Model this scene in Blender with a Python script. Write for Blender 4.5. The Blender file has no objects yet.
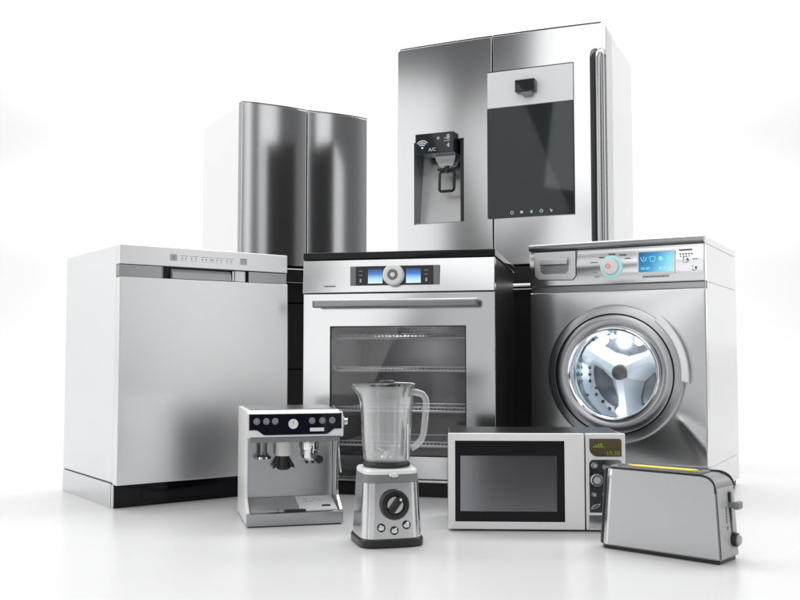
import bpy, bmesh, math, random
from mathutils import Vector, Matrix
random.seed(7)
R = math.radians
PI = math.pi
sc = bpy.context.scene
col = sc.collection

# ------------------------------------------------------------------ materials
def _mat(name):
    m = bpy.data.materials.new(name); m.use_nodes = True
    nt = m.node_tree; b = nt.nodes['Principled BSDF']
    return m, nt, b

def plain(name, c, rough=.4, metal=0., spec=.5, coat=0., var=.0, emit=None, es=0.):
    m, nt, b = _mat(name)
    b.inputs['Base Color'].default_value = (*c, 1)
    b.inputs['Roughness'].default_value = rough
    b.inputs['Metallic'].default_value = metal
    b.inputs['Specular IOR Level'].default_value = spec
    b.inputs['Coat Weight'].default_value = coat
    b.inputs['Coat Roughness'].default_value = .06
    if emit:
        b.inputs['Emission Color'].default_value = (*emit, 1)
        b.inputs['Emission Strength'].default_value = es
    # a little uneven polish so that nothing is perfectly uniform
    tc = nt.nodes.new('ShaderNodeTexCoord'); n = nt.nodes.new('ShaderNodeTexNoise')
    n.inputs['Scale'].default_value = 9; n.inputs['Detail'].default_value = 5
    nt.links.new(tc.outputs['Object'], n.inputs['Vector'])
    mr = nt.nodes.new('ShaderNodeMapRange')
    mr.inputs['To Min'].default_value = max(.01, rough * (.85 - var)); mr.inputs['To Max'].default_value = min(1, rough * (1.15 + var))
    nt.links.new(n.outputs['Fac'], mr.inputs['Value']); nt.links.new(mr.outputs['Result'], b.inputs['Roughness'])
    return m

def brushed(name, c=(.62, .63, .64), rough=.24, axis='X', bump=.05, grain=.06):
    """Brushed stainless steel: fine streaks along one local axis vary polish, tone and height."""
    m, nt, b = _mat(name)
    b.inputs['Metallic'].default_value = 1
    tc = nt.nodes.new('ShaderNodeTexCoord'); mp = nt.nodes.new('ShaderNodeMapping')
    s = {'X': (3, 700, 700), 'Z': (700, 700, 3), 'R': (90, 90, 90)}[axis]
    mp.inputs['Scale'].default_value = s
    n = nt.nodes.new('ShaderNodeTexNoise'); n.inputs['Scale'].default_value = 1.0; n.inputs['Detail'].default_value = 3
    nt.links.new(tc.outputs['Object'], mp.inputs['Vector']); nt.links.new(mp.outputs['Vector'], n.inputs['Vector'])
    big = nt.nodes.new('ShaderNodeTexNoise'); big.inputs['Scale'].default_value = 3.5; big.inputs['Detail'].default_value = 4
    nt.links.new(tc.outputs['Object'], big.inputs['Vector'])
    add = nt.nodes.new('ShaderNodeMath'); add.operation = 'ADD'
    nt.links.new(n.outputs['Fac'], add.inputs[0]); nt.links.new(big.outputs['Fac'], add.inputs[1])
    mr = nt.nodes.new('ShaderNodeMapRange'); mr.inputs['From Min'].default_value = .5; mr.inputs['From Max'].default_value = 1.5
    mr.inputs['To Min'].default_value = rough * .97; mr.inputs['To Max'].default_value = rough * 1.03
    nt.links.new(add.outputs[0], mr.inputs['Value']); nt.links.new(mr.outputs['Result'], b.inputs['Roughness'])
    mx = nt.nodes.new('ShaderNodeMix'); mx.data_type = 'RGBA'
    mx.inputs[6].default_value = (*[v * (1 - grain) for v in c], 1); mx.inputs[7].default_value = (*[min(1, v * (1 + grain)) for v in c], 1)
    nt.links.new(n.outputs['Fac'], mx.inputs[0]); nt.links.new(mx.outputs[2], b.inputs['Base Color'])
    bp = nt.nodes.new('ShaderNodeBump'); bp.inputs['Strength'].default_value = bump; bp.inputs['Distance'].default_value = .0004
    nt.links.new(n.outputs['Fac'], bp.inputs['Height']); nt.links.new(bp.outputs['Normal'], b.inputs['Normal'])
    return m

def clear(name, tint=(.9, .93, .93), lo=.03, rough=.02, edge=.75):
    """Thin clear pane: light passes straight through, the surface mirrors at grazing angles (Fresnel)."""
    m = bpy.data.materials.new(name); m.use_nodes = True; nt = m.node_tree; nt.nodes.clear()
    out = nt.nodes.new('ShaderNodeOutputMaterial'); mix = nt.nodes.new('ShaderNodeMixShader')
    t = nt.nodes.new('ShaderNodeBsdfTransparent'); t.inputs['Color'].default_value = (*tint, 1)
    g = nt.nodes.new('ShaderNodeBsdfGlossy'); g.inputs['Roughness'].default_value = rough
    lw = nt.nodes.new('ShaderNodeLayerWeight'); lw.inputs['Blend'].default_value = .25
    mr = nt.nodes.new('ShaderNodeMapRange'); mr.inputs['To Min'].default_value = lo; mr.inputs['To Max'].default_value = edge
    nt.links.new(lw.outputs['Facing'], mr.inputs['Value']); nt.links.new(mr.outputs['Result'], mix.inputs[0])
    nt.links.new(t.outputs[0], mix.inputs[1]); nt.links.new(g.outputs[0], mix.inputs[2]); nt.links.new(mix.outputs[0], out.inputs[0])
    return m

def frost_haze(name, base, fog=.05, c=(.9, .91, .91)):
    m = base.copy(); m.name = name; nt = m.node_tree; out = [n for n in nt.nodes if n.type == 'OUTPUT_MATERIAL'][0]
    src = out.inputs[0].links[0].from_socket; mix = nt.nodes.new('ShaderNodeMixShader'); d = nt.nodes.new('ShaderNodeBsdfTranslucent'); d2 = nt.nodes.new('ShaderNodeBsdfDiffuse')
    d.inputs[0].default_value = d2.inputs[0].default_value = (*c, 1); ad = nt.nodes.new('ShaderNodeMixShader')
    nt.links.new(d.outputs[0], ad.inputs[1]); nt.links.new(d2.outputs[0], ad.inputs[2])
    mix.inputs[0].default_value = fog; nt.links.new(src, mix.inputs[1]); nt.links.new(ad.outputs[0], mix.inputs[2]); nt.links.new(mix.outputs[0], out.inputs[0])
    return m

def screen(name, stops, strength, diag=False):
    """Lit display: colour ramp over the display's own local height (or diagonal)."""
    m, nt, b = _mat(name)
    tc = nt.nodes.new('ShaderNodeTexCoord'); sp = nt.nodes.new('ShaderNodeSeparateXYZ')
    nt.links.new(tc.outputs['Generated'], sp.inputs[0])
    r = nt.nodes.new('ShaderNodeValToRGB')
    while len(r.color_ramp.elements) < len(stops): r.color_ramp.elements.new(.5)
    for e, (p, c) in zip(r.color_ramp.elements, stops): e.position = p; e.color = (*c, 1)
    src = sp.outputs['Z']
    if diag:
        a = nt.nodes.new('ShaderNodeMath'); a.operation = 'MULTIPLY_ADD'; a.inputs[1].default_value = .75
        ml = nt.nodes.new('ShaderNodeMath'); ml.operation = 'MULTIPLY'; ml.inputs[1].default_value = -.25
        nt.links.new(sp.outputs['Z'], ml.inputs[0]); nt.links.new(sp.outputs['X'], a.inputs[0]); nt.links.new(ml.outputs[0], a.inputs[2])
        a2 = nt.nodes.new('ShaderNodeMath'); a2.operation = 'ADD'; a2.inputs[1].default_value = .25
        nt.links.new(a.outputs[0], a2.inputs[0]); src = a2.outputs[0]
    nt.links.new(src, r.inputs[0])
    nt.links.new(r.outputs[0], b.inputs['Emission Color']); b.inputs['Emission Strength'].default_value = strength
    b.inputs['Base Color'].default_value = (.01, .01, .012, 1); b.inputs['Roughness'].default_value = .12
    return m

M = dict(
    steel=brushed('brushed_steel', (.66, .665, .67), .15, 'X', .002, .015),
    washer_steel=brushed('washer_steel', (.66, .665, .67), .23, 'X', .0, .012),
    steel_v=brushed('brushed_steel_upright', (.65, .655, .66), .16, 'Z', .012, .035),
    toast_steel=brushed('toaster_steel', (.56, .565, .57), .3, 'X', .0, .012),
    steel_d=brushed('brushed_steel_dark', (.36, .365, .37), .26, 'X', .012, .04),
    door_steel=brushed('dishwasher_steel', (.80, .805, .81), .31, 'X', .0, .014),
    ring=brushed('satin_steel', (.46, .475, .49), .24, 'R', .02, .03),
    chrome=plain('chrome', (.82, .82, .83), .07, 1),
    chrome_d=plain('dark_chrome', (.28, .285, .29), .16, 1),
    satin=plain('satin_silver_paint', (.84, .845, .85), .36, .12),
    white=plain('white_enamel', (.88, .88, .88), .32, 0, .5, .15),
    whitep=plain('white_plastic', (.84, .84, .84), .4),
    grey=plain('grey_plastic', (.2, .205, .21), .38),
    greyl=plain('light_grey_plastic', (.45, .455, .46), .35),
    black=plain('black_plastic', (.014, .014, .015), .33),
    blackg=plain('black_gloss_glass', (.004, .0045, .006), .08, 0, .22),
    gridm=plain('drip_grid_steel', (.5, .505, .51), .5, .6),
    barsteel=plain('polished_bar_steel', (.48, .485, .49), .24, 1),
    dsatin=plain('dark_satin_steel', (.26, .265, .27), .24, 1),
    blackm=plain('black_enamel_or_reflection', (.012, .012, .013), .3, 0, .25),
    slate=plain('slate_glass', (.022, .030, .036), .04, 0, .5),
    navy=plain('navy_gloss_panel', (.004, .006, .014), .08, 0, .5),
    mark=plain('printed_grey_marks', (.22, .22, .23), .5),
    markw=plain('printed_pale_marks', (.5, .53, .55), .5, emit=(.75, .85, .95), es=.22),
    cavity=plain('oven_cavity_enamel', (.2, .2, .202), .4),
    wire=plain('chromed_wire', (.78, .78, .79), .35, .3),
    pane=clear('tinted_oven_glass', (.84, .84, .85), .03, .03),
    jar=clear('jar_glass', (.97, .975, .975), .17, .015, .95),
    lidglass=clear('smoked_lid', (.42, .43, .43), .12, .1, .6),
    drum=plain('drum_steel', (.78, .82, .85), .2, 1),
    drumback=plain('drum_back_steel', (.2, .21, .23), .22, 1),
    drumrib=plain('drum_paddle', (.75, .79, .82), .3, .3),
    yellow=plain('yellow_slot_lining', (.95, .76, .03), .45),
    red=plain('red_power_ring', (.75, .05, .06), .4, emit=(1, .1, .1), es=.35),
    teal=plain('teal_light_ring', (.45, .78, .76), .35, emit=(.4, .95, .9), es=.22),
    window=plain('microwave_window_film', (.36, .36, .40), .17, .95, .5),
    mdisp=plain('brown_display', (.085, .060, .035), .15, 0, .5, .3),
    green=plain('green_digits', (.12, .22, .02), .4, emit=(.42, .56, .04), es=.2),
    cyan=plain('cyan_icons', (.2, .7, .8), .4, emit=(.2, .85, 1.), es=.5),
    oscr=screen('oven_display', [(0, (.75, .93, 1)), (.32, (.42, .74, 1)), (.62, (.05, .22, .62)), (1, (.005, .02, .1))], 1.0),
    wscr=screen('washer_display', [(0, (.01, .10, .25)), (.4, (.03, .30, .62)), (.72, (.25, .70, .95)), (1, (.6, .92, 1))], .9, True),
)

def perforate(m, scale):
    nt = m.node_tree; b = nt.nodes['Principled BSDF']; tc = nt.nodes.new('ShaderNodeTexCoord'); v = nt.nodes.new('ShaderNodeTexVoronoi')
    v.inputs['Scale'].default_value = scale; v.inputs['Randomness'].default_value = 0
    nt.links.new(tc.outputs['Object'], v.inputs['Vector'])
    r = nt.nodes.new('ShaderNodeValToRGB'); r.color_ramp.interpolation = 'CONSTANT'
    e = r.color_ramp.elements; e[0].position = 0; e[0].color = (.05, .05, .055, 1); e[1].position = .26; e[1].color = b.inputs['Base Color'].default_value
    nt.links.new(v.outputs['Distance'], r.inputs[0]); nt.links.new(r.outputs[0], b.inputs['Base Color'])
perforate(M['drum'], 42)
m, nt, b = _mat('door_bowl_glass'); M['bowl'] = m
b.inputs['Base Color'].default_value = (.97, .985, 1, 1); b.inputs['Transmission Weight'].default_value = 1; b.inputs['IOR'].default_value = 1.42; b.inputs['Roughness'].default_value = .07
M['jarh'] = frost_haze('jug_handle_glass', M['jar'], .2)
M['jar'] = frost_haze('jug_glass', M['jar'], .07)  # white haze mixed in imitates bright reflections on the clear jug
# ------------------------------------------------------------------ mesh builder
class MB:
    def __init__(s, off=(0, 0, 0)):
        s.bm = bmesh.new(); s.off = Vector(off)
    def merge(s, b, bevel=0, seg=3, sharp=30):
        if bevel:
            b.normal_update()
            ed = [e for e in b.edges if len(e.link_faces) == 2 and e.calc_face_angle(0) > R(sharp)]
            bmesh.ops.bevel(b, geom=ed, offset=bevel, segments=seg, affect='EDGES', profile=.5, clamp_overlap=True)
        me = bpy.data.meshes.new('t'); b.to_mesh(me); b.free(); s.bm.from_mesh(me); bpy.data.meshes.remove(me)
        return s
    def box(s, x0, x1, y0, y1, z0, z1, bevel=0, seg=3):
        b = bmesh.new(); bmesh.ops.create_cube(b, size=1)
        for v in b.verts:
            v.co = Vector((x0 + (v.co.x + .5) * (x1 - x0), y0 + (v.co.y + .5) * (y1 - y0), z0 + (v.co.z + .5) * (z1 - z0)))
        return s.merge(b, bevel, seg)
    def prism(s, pts, axis, a, c, bevel=0, seg=3, sharp=30):
        """closed polygon extruded along an axis: 'Y' takes (x,z), 'X' takes (y,z), 'Z' takes (x,y)"""
        b = bmesh.new()
        f = {'Y': lambda p, t: (p[0], t, p[1]), 'X': lambda p, t: (t, p[0], p[1]), 'Z': lambda p, t: (p[0], p[1], t)}[axis]
        A = [b.verts.new(f(p, a)) for p in pts]; B = [b.verts.new(f(p, c)) for p in pts]
        n = len(pts)
        b.faces.new(A); b.faces.new(B[::-1])
        for i in range(n): b.faces.new((A[i], B[i], B[(i + 1) % n], A[(i + 1) % n]))
        bmesh.ops.recalc_face_normals(b, faces=b.faces)
        return s.merge(b, bevel, seg, sharp)
    def lathe(s, prof, c, axis='Z', n=64, frm=0, to=2 * PI):
        """profile (r, h) turned about an axis through c"""
        b = bmesh.new(); full = abs(to - frm - 2 * PI) < 1e-6
        m = n if full else n + 1
        rings = []
        for r, h in prof:
            if r < 1e-6:
                rings.append([b.verts.new(s.pt(0, 0, h, c, axis))])
            else:
                rings.append([b.verts.new(s.pt(r * math.cos(frm + (to - frm) * i / n), r * math.sin(frm + (to - frm) * i / n), h, c, axis)) for i in range(m)])
        for A, B in zip(rings, rings[1:]):
            for i in range(n):
                j = (i + 1) % m
                if len(A) == 1 and len(B) == 1: continue
                if len(A) == 1: b.faces.new((A[0], B[i], B[j]))
                elif len(B) == 1: b.faces.new((A[i], A[j], B[0]))
                else: b.faces.new((A[i], A[j], B[j], B[i]))
        bmesh.ops.recalc_face_normals(b, faces=b.faces)
        return s.merge(b)
    @staticmethod
    def pt(a, bb, h, c, axis):
        if axis == 'Z': return (c[0] + a, c[1] + bb, c[2] + h)
        if axis == 'Y': return (c[0] + a, c[1] + h, c[2] + bb)
        return (c[0] + h, c[1] + a, c[2] + bb)
    def disc(s, c, r, h0, h1, axis='Y', n=48, bev=.0):
        bev = min(bev, r * .5, abs(h1 - h0) * .5) if bev else 0
        d = 1 if h1 > h0 else -1
        if bev: p = [(0, h0), (r, h0), (r, h1 - d * bev), (r - bev * .3, h1 - d * bev * .3), (r - bev, h1), (0, h1)]
        else: p = [(0, h0), (r, h0), (r, h1), (0, h1)]
        return s.lathe(p, c, axis, n)
    def tube(s, path, r, n=12, closed=False, sx=1., cap=True):
        """round rod along a polyline; sx squashes it sideways"""
        P = [Vector(p) for p in path]; b = bmesh.new(); rings = []
        up = Vector((0, 0, 1)); N = len(P); prev = None
        for i, p in enumerate(P):
            a = P[i - 1] if i > 0 or closed else p; c = P[(i + 1) % N] if i < N - 1 or closed else p
            t = (c - a).normalized()
            if prev is None:
                side = t.cross(up)
                if side.length < .05: side = t.cross(Vector((1, 0, 0)))
            else:
                side = prev - t * prev.dot(t)
            side.normalize(); prev = side; nn = side.cross(t)
            rr = r[i] if isinstance(r, (list, tuple)) else r
            rings.append([b.verts.new(p + side * (math.cos(2 * PI * k / n) * rr) + nn * (math.sin(2 * PI * k / n) * rr * sx)) for k in range(n)])
        for i in range(N if closed else N - 1):
            A, B = rings[i], rings[(i + 1) % N]
            for k in range(n): b.faces.new((A[k], A[(k + 1) % n], B[(k + 1) % n], B[k]))
        if not closed and cap: b.faces.new(rings[0][::-1]); b.faces.new(rings[-1])
        bmesh.ops.recalc_face_normals(b, faces=b.faces)
        return s.merge(b)
    def loft(s, secs, cap0=True, cap1=True):
        b = bmesh.new(); rings = [[b.verts.new(p) for p in sec] for sec in secs]; n = len(rings[0])
        for A, B in zip(rings, rings[1:]):
            for i in range(n): b.faces.new((A[i], A[(i + 1) % n], B[(i + 1) % n], B[i]))
        if cap0: b.faces.new(rings[0][::-1])
        if cap1: b.faces.new(rings[-1])
        bmesh.ops.recalc_face_normals(b, faces=b.faces)
        return s.merge(b)
    def panel(s, x0, x1, z0, z1, y0, y1, bulge=None, nu=0, nz=0, hole=None, rad=(.004,) * 4, bevel=.003, seg=3):
        """front panel: rounded-corner slab (radii bl, br, tr, tl), its front face optionally bowed and holed"""
        b = bmesh.new(); pts = rrect(x0, x1, z0, z1, rad)
        A = [b.verts.new((p[0], y0, p[1])) for p in pts]; B = [b.verts.new((p[0], y1, p[1])) for p in pts]
        b.faces.new(A); b.faces.new(B[::-1]); n = len(pts)
        for i in range(n): b.faces.new((A[i], B[i], B[(i + 1) % n], A[(i + 1) % n]))
        bmesh.ops.recalc_face_normals(b, faces=b.faces)
        if bevel:
            ed = [e for e in b.edges if all(abs(v.co.y - y0) < 1e-6 for v in e.verts)]
            bmesh.ops.bevel(b, geom=ed, offset=bevel, segments=seg, affect='EDGES', profile=.5, clamp_overlap=True)
        us = [x0 + (x1 - x0) * i / nu for i in range(1, nu)] if nu else []
        zs = [z0 + (z1 - z0) * i / nz for i in range(1, nz)] if nz else []
        if hole:
            us += [hole[0], hole[1]]; zs += [hole[2], hole[3]]
        for u in us:
            bmesh.ops.bisect_plane(b, geom=b.verts[:] + b.edges[:] + b.faces[:], plane_co=(u, 0, 0), plane_no=(1, 0, 0), dist=1e-6)
        for z in zs:
            bmesh.ops.bisect_plane(b, geom=b.verts[:] + b.edges[:] + b.faces[:], plane_co=(0, 0, z), plane_no=(0, 0, 1), dist=1e-6)
        if hole:
            dead = []
            for f in b.faces:
                c = f.calc_center_median()
                if hole[0] < c.x < hole[1] and hole[2] < c.z < hole[3] and (abs(c.y - y0) < .002 or abs(c.y - y1) < .002): dead.append(f)
            bmesh.ops.delete(b, geom=dead, context='FACES')
            q = {}
            for v in b.verts:
                if abs(v.co.x - hole[0]) < 1e-5 or abs(v.co.x - hole[1]) < 1e-5 or abs(v.co.z - hole[2]) < 1e-5 or abs(v.co.z - hole[3]) < 1e-5: pass
            hx = [hole[0], hole[1], hole[1], hole[0]]; hz = [hole[2], hole[2], hole[3], hole[3]]
            for i in range(4):
                j = (i + 1) % 4
                b.faces.new([b.verts.new((hx[i], y0, hz[i])), b.verts.new((hx[j], y0, hz[j])), b.verts.new((hx[j], y1, hz[j])), b.verts.new((hx[i], y1, hz[i]))])
        if bulge:
            for v in b.verts:
                w = (y1 - v.co.y) / (y1 - y0)
                v.co.y -= bulge((v.co.x - x0) / (x1 - x0), (v.co.z - z0) / (z1 - z0)) * max(0, min(1, w))
        return s.merge(b)
    def build(s, name, mat, parent=None, label=None, angle=32, weighted=True):
        me = bpy.data.meshes.new(name)
        if s.off.length: bmesh.ops.translate(s.bm, verts=s.bm.verts, vec=-s.off)
        s.bm.to_mesh(me); s.bm.free()
        o = bpy.data.objects.new(name, me); col.objects.link(o)
        for m in (mat if isinstance(mat, (list, tuple)) else [mat]): me.materials.append(m)
        me.shade_smooth(); me.set_sharp_from_angle(angle=R(angle))
        if weighted:
            w = o.modifiers.new('normals', 'WEIGHTED_NORMAL'); w.keep_sharp = True; w.weight = 100
        if parent: o.parent = parent
        if label: o['label'] = label
        return o

def rrect(x0, x1, z0, z1, rad, n=6):
    if not isinstance(rad, (tuple, list)): rad = (rad,) * 4
    out = []
    for (cx, cz, a0), r in zip(((x0, z0, 180), (x1, z0, 270), (x1, z1, 0), (x0, z1, 90)), rad):
        sx = 1 if cx == x0 else -1; sz = 1 if cz == z0 else -1
        if r < 1e-5: out.append((cx, cz)); continue
        for k in range(n + 1):
            a = R(a0 + 90 * k / n); out.append((cx + sx * r + r * math.cos(a), cz + sz * r + r * math.sin(a)))
    return out

def arc(cx, cz, r, a0, a1, n):
    return [(cx + r * math.cos(R(a0 + (a1 - a0) * i / n)), cz + r * math.sin(R(a0 + (a1 - a0) * i / n))) for i in range(n + 1)]

class Thing:
    """An Empty at the middle of the thing's base; parts are given in (along front, depth, height) from its front left foot."""
    def __init__(s, name, label, cat, x, y, yaw, W, D, H):
        s.W, s.D, s.H = W, D, H; s.off = (W / 2, D / 2, 0)
        a = R(yaw); o = bpy.data.objects.new(name, None); col.objects.link(o)
        o.location = (x + W / 2 * math.cos(a) - D / 2 * math.sin(a), y + W / 2 * math.sin(a) + D / 2 * math.cos(a), 0)
        o.rotation_euler = (0, 0, a); o['label'] = label; o['category'] = cat; o.empty_display_size = .1
        s.o = o
    def mb(s): return MB(s.off)

def text_mb(mb, txt, x, z, y, size, th=.0012, align='CENTER'):
    """lettering standing on a front face"""
    cu = bpy.data.curves.new('t', 'FONT'); cu.body = txt; cu.size = size; cu.align_x = align; cu.align_y = 'CENTER'
    cu.extrude = th / 2; cu.resolution_u = 3
    ob = bpy.data.objects.new('t', cu); col.objects.link(ob)
    dg = bpy.context.evaluated_depsgraph_get(); me = bpy.data.meshes.new_from_object(ob.evaluated_get(dg))
    bpy.data.objects.remove(ob); bpy.data.curves.remove(cu)
    me.transform(Matrix.Translation((x, y, z)) @ Matrix.Rotation(PI / 2, 4, 'X'))
    b = bmesh.new(); b.from_mesh(me); bpy.data.meshes.remove(me)
    return mb.merge(b)

# ------------------------------------------------------------------ setting
fm, nt, b = _mat('white_studio_floor')
b.inputs['Base Color'].default_value = (.72, .72, .725, 1); b.inputs['Specular IOR Level'].default_value = .35
tc = nt.nodes.new('ShaderNodeTexCoord'); n = nt.nodes.new('ShaderNodeTexNoise'); n.inputs['Scale'].default_value = 4; n.inputs['Detail'].default_value = 8
nt.links.new(tc.outputs['Object'], n.inputs['Vector'])
mr = nt.nodes.new('ShaderNodeMapRange'); mr.inputs['To Min'].default_value = .2; mr.inputs['To Max'].default_value = .3
nt.links.new(n.outputs['Fac'], mr.inputs['Value']); nt.links.new(mr.outputs['Result'], b.inputs['Roughness'])
bm_ = MB(); YB, RB = 7.5, 3.0
prof = [(-4, 0), (YB, 0)] + [(YB + RB * math.sin(R(a)), RB - RB * math.cos(R(a))) for a in range(5, 91, 5)] + [(YB + RB, 8)]
bb = bmesh.new(); rows = [[bb.verts.new((x, y, z)) for x in (-9, 9)] for y, z in prof[:2]]
for A, B in zip(rows, rows[1:]): bb.faces.new((A[0], A[1], B[1], B[0]))
bm_.merge(bb); o = bm_.build('floor', fm, weighted=False); o['kind'] = 'structure'
bm_ = MB(); bb = bmesh.new(); rows = [[bb.verts.new((x, y, z)) for x in (-9, 9)] for y, z in prof[1:]]
for A, B in zip(rows, rows[1:]): bb.faces.new((A[0], A[1], B[1], B[0]))
bm_.merge(bb); o = bm_.build('backdrop', fm, weighted=False); o['kind'] = 'structure'

# ------------------------------------------------------------------ dishwasher
t = Thing('dishwasher', 'light grey steel dishwasher with pocket handle and black kick plate, left of the oven', 'dishwasher',
          -.870, 2.942, 36.3, .594, .533, .819)
W, D, H = t.W, t.D, t.H
t.mb().box(0, W, .034, D, .0785, H, .003).build('cabinet', M['satin'], t.o)
t.mb().box(.004, W - .004, .045, D - .004, .03, .0775).build('inner_base', M['black'], t.o)
t.mb().box(0, .006, .05, D, 0, .0745, .001).build('base_side_panel', M['steel'], t.o)
t.mb().box(W - .006, W, .05, D, 0, .0745, .001).build('base_side_panel', M['steel'], t.o)
k = t.mb().box(.003, W - .003, .03, .044, 0, .068, .002).build('kick_plate', M['blackg'], t.o)
mb = t.mb(); mb.panel(.09, W - .09, .018, .06, .0265, .031, rad=(.014, .014, .004, .004), bevel=.002)
mb.build('kick_panel_inset', M['blackg'], k)
t.mb().box(0, .0035, .0285, .046, 0, .072, .001).build('corner_trim', M['steel'], t.o)
door = t.mb().panel(0, W + .002, .0725, .7185, 0, .033, rad=.003, bevel=.0025,
                    bulge=lambda u, w: .004 * (1 - (2 * w - 1) ** 2), nz=16).build('door', M['door_steel'], t.o)
cp = t.mb().panel(0, W, .758, H, 0, .033, rad=(.002, .002, .005, .005), bevel=.003).build('control_panel', M['door_steel'], t.o)
t.mb().box(.001, W - .001, .03, .045, .715, .76).build('recess_back', M['blackm'], t.o)
mb = t.mb(); mb.prism([(0, .0305), (0, .005), (.136, .005)] + [(.136 + .014 * math.sin(R(a)), .019 - .014 * math.cos(R(a))) for a in (15, 30, 45, 60, 75, 90)] + [(.15, .0305)], 'Z', .7195, .7565)
mb.build('recess_strip', M['steel_d'], t.o)
t.mb().box(.447, W, .005, .0305, .7195, .7565, .0015).build('recess_strip', M['steel_d'], t.o)
g = t.mb().prism([(.008, .7205), (.0295, .7205), (.0295, .7525), (.021, .7525), (.012, .742)], 'X', .178, .386, .001).build('grip', M['greyl'], t.o)
t.mb().box(.3885, .3915, .007, .0295, .7205, .754).build('grip_end', M['chrome'], t.o)
t.mb().prism([(.399, .0295), (.399, .012), (.408, .007), (.432, .007), (.439, .012), (.439, .0295)], 'Z', .7205, .7555, .001).build('latch_block', M['satin'], t.o)
for u in (.1635, .4125):
    bt = t.mb().panel(u, u + .0245, .777, .7985, -.0016, .002, rad=.003, bevel=.0008).build('button', M['greyl'], cp)
    mb = t.mb()
    if u < .3: mb.box(u + .007, u + .0175, -.0026, -.001, .791, .7925).box(u + .007, u + .0175, -.0026, -.001, .7835, .785).box(u + .0112, u + .0133, -.0026, -.001, .7835, .791)
    else: mb.box(u + .003, u + .0215, -.0022, -.001, .7945, .796)
    mb.build('button_mark', M['mark'], bt)
mb = t.mb(); x = .2; random.seed(3)
for gx, wd in ((.199, .026), (.232, .030), (.270, .026), (.300, .014), (.322, .03), (.358, .03)):
    mb.box(gx, gx + wd, -.0009, .001, .7935, .7948)
    for q in range(2): mb.box(gx + .004 + q * wd * .5, gx + .008 + q * wd * .5, -.0009, .001, .7845, .7885)
    for q in range(2): mb.box(gx + .002 + q * wd * .5, gx + .010 + q * wd * .5, -.0009, .001, .7790, .7798)
mb.build('printed_symbols', M['mark'], cp)

# ------------------------------------------------------------------ tall fridge with bowed doors (behind dishwasher)
t = Thing('refrigerator', 'tall steel fridge with two plain doors and no screen, behind the dishwasher', 'refrigerator',
          -.845, 5.086, 30.0, .772, .70, 1.858)
W, D, H = t.W, t.D, t.H
t.mb().box(.004, W - .004, .088, D, .02, H - .012, .004).build('cabinet', M['white'], t.o)
t.mb().box(.02, W - .02, .06, .095, .02, H - .02).build('door_gasket', M['black'], t.o)
for u0, u1 in ((0, .3845), (.3905, W)):
    bl = lambda u, w: .018 * (1 - abs(2 * u - 1) ** 2.2)
    d_ = t.mb().panel(u0, u1, .968, H - .0055, .03, .082, bulge=bl, nu=32, rad=.004, bevel=.005).build('door', M['steel_v'], t.o)
    mb = t.mb().panel(u0 + .001, u1 - .001, H - .0055, H, .0305, .081, bulge=bl, nu=32, rad=.001, bevel=0).build('door_top_trim', M['chrome_d'], d_)
for z0, z1 in ((.765, .955), (.40, .757), (.06, .392)):
    t.mb().panel(0, W, z0, z1, .03, .082, bulge=lambda u, w: .02 * (1 - abs(2 * u - 1) ** 2), nu=20, rad=.004, bevel=.005).build('freezer_drawer', M['blackm'], t.o)  # black stands in for dark reflections on these drawer fronts
h = t.mb().box(.06, W - .055, -.045, -.018, .868, .946, .006).build('drawer_handle', M['chrome_d'], t.o)
for a in (.09, W - .12): t.mb().box(a, a + .03, -.02, .025, .89, .925).build('handle_post', M['chrome_d'], h)
t.mb().box(.02, W - .02, .10, .14, 0, .06).box(.02, W - .02, D - .08, D - .02, 0, .03).build('base', M['black'], t.o)

# ------------------------------------------------------------------ smart fridge (behind oven and washer)
S = 1.05; HC = .4735
Z = lambda z: HC + (z - HC) * S
t = Thing('refrigerator', 'tallest fridge, with water dispenser, dark door screen and long bar handle', 'refrigerator',
          -.010 * S, 4.123 * S, -23.5, .915 * S, .60 * S, Z(1.813))
W, D, H = t.W, t.D, t.H
u_ = lambda v: v * S
t.mb().box(.003, W - .003, .136, D, .03, H - .012, .004).build('cabinet', M['white'], t.o)
t.mb().box(.02, W - .02, .118, .14, .03, H - .02).build('door_gasket', M['black'], t.o)
t.mb().box(-.001, .0028, .137, D - .001, .031, H - .014, .001).build('side_or_added_panel', M['blackm'], t.o, 'added unseen black panel, darkens reflections in the other fridge')  # added black sheet, out of view, darkens reflections in the neighbouring fridge doors
hole = (u_(.080), u_(.312), Z(1.036), Z(1.394))
ld = t.mb().panel(0, u_(.4385), Z(.846), H, 0, .125, bulge=lambda u, w: .016 * (1 - (1 - u) ** 2) , nu=20, hole=hole, rad=(.003, .003, .004, .012), bevel=.006).build('left_door', M['steel_v'], t.o)
ld.name = 'door'
bl2 = lambda u, w: .016 * (1 - u ** 2)
rd = t.mb().panel(u_(.4435), W, Z(.846), H, 0, .125, bulge=bl2, nu=24, rad=(.003, .004, .022, .003), bevel=.006).build('door', M['steel_v'], t.o)
t.mb().panel(.012, u_(.4385), H, H + .006, .002, .12, bulge=lambda u, w: .016 * (1 - (1 - u) ** 2), nu=20, rad=.001, bevel=0).build('door_top_trim', M['black'], ld)
t.mb().panel(u_(.4435), W - .022, H, H + .006, .002, .12, bulge=bl2, nu=20, rad=.001, bevel=0).build('door_top_trim', M['black'], rd)
fb = -.012
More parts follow.
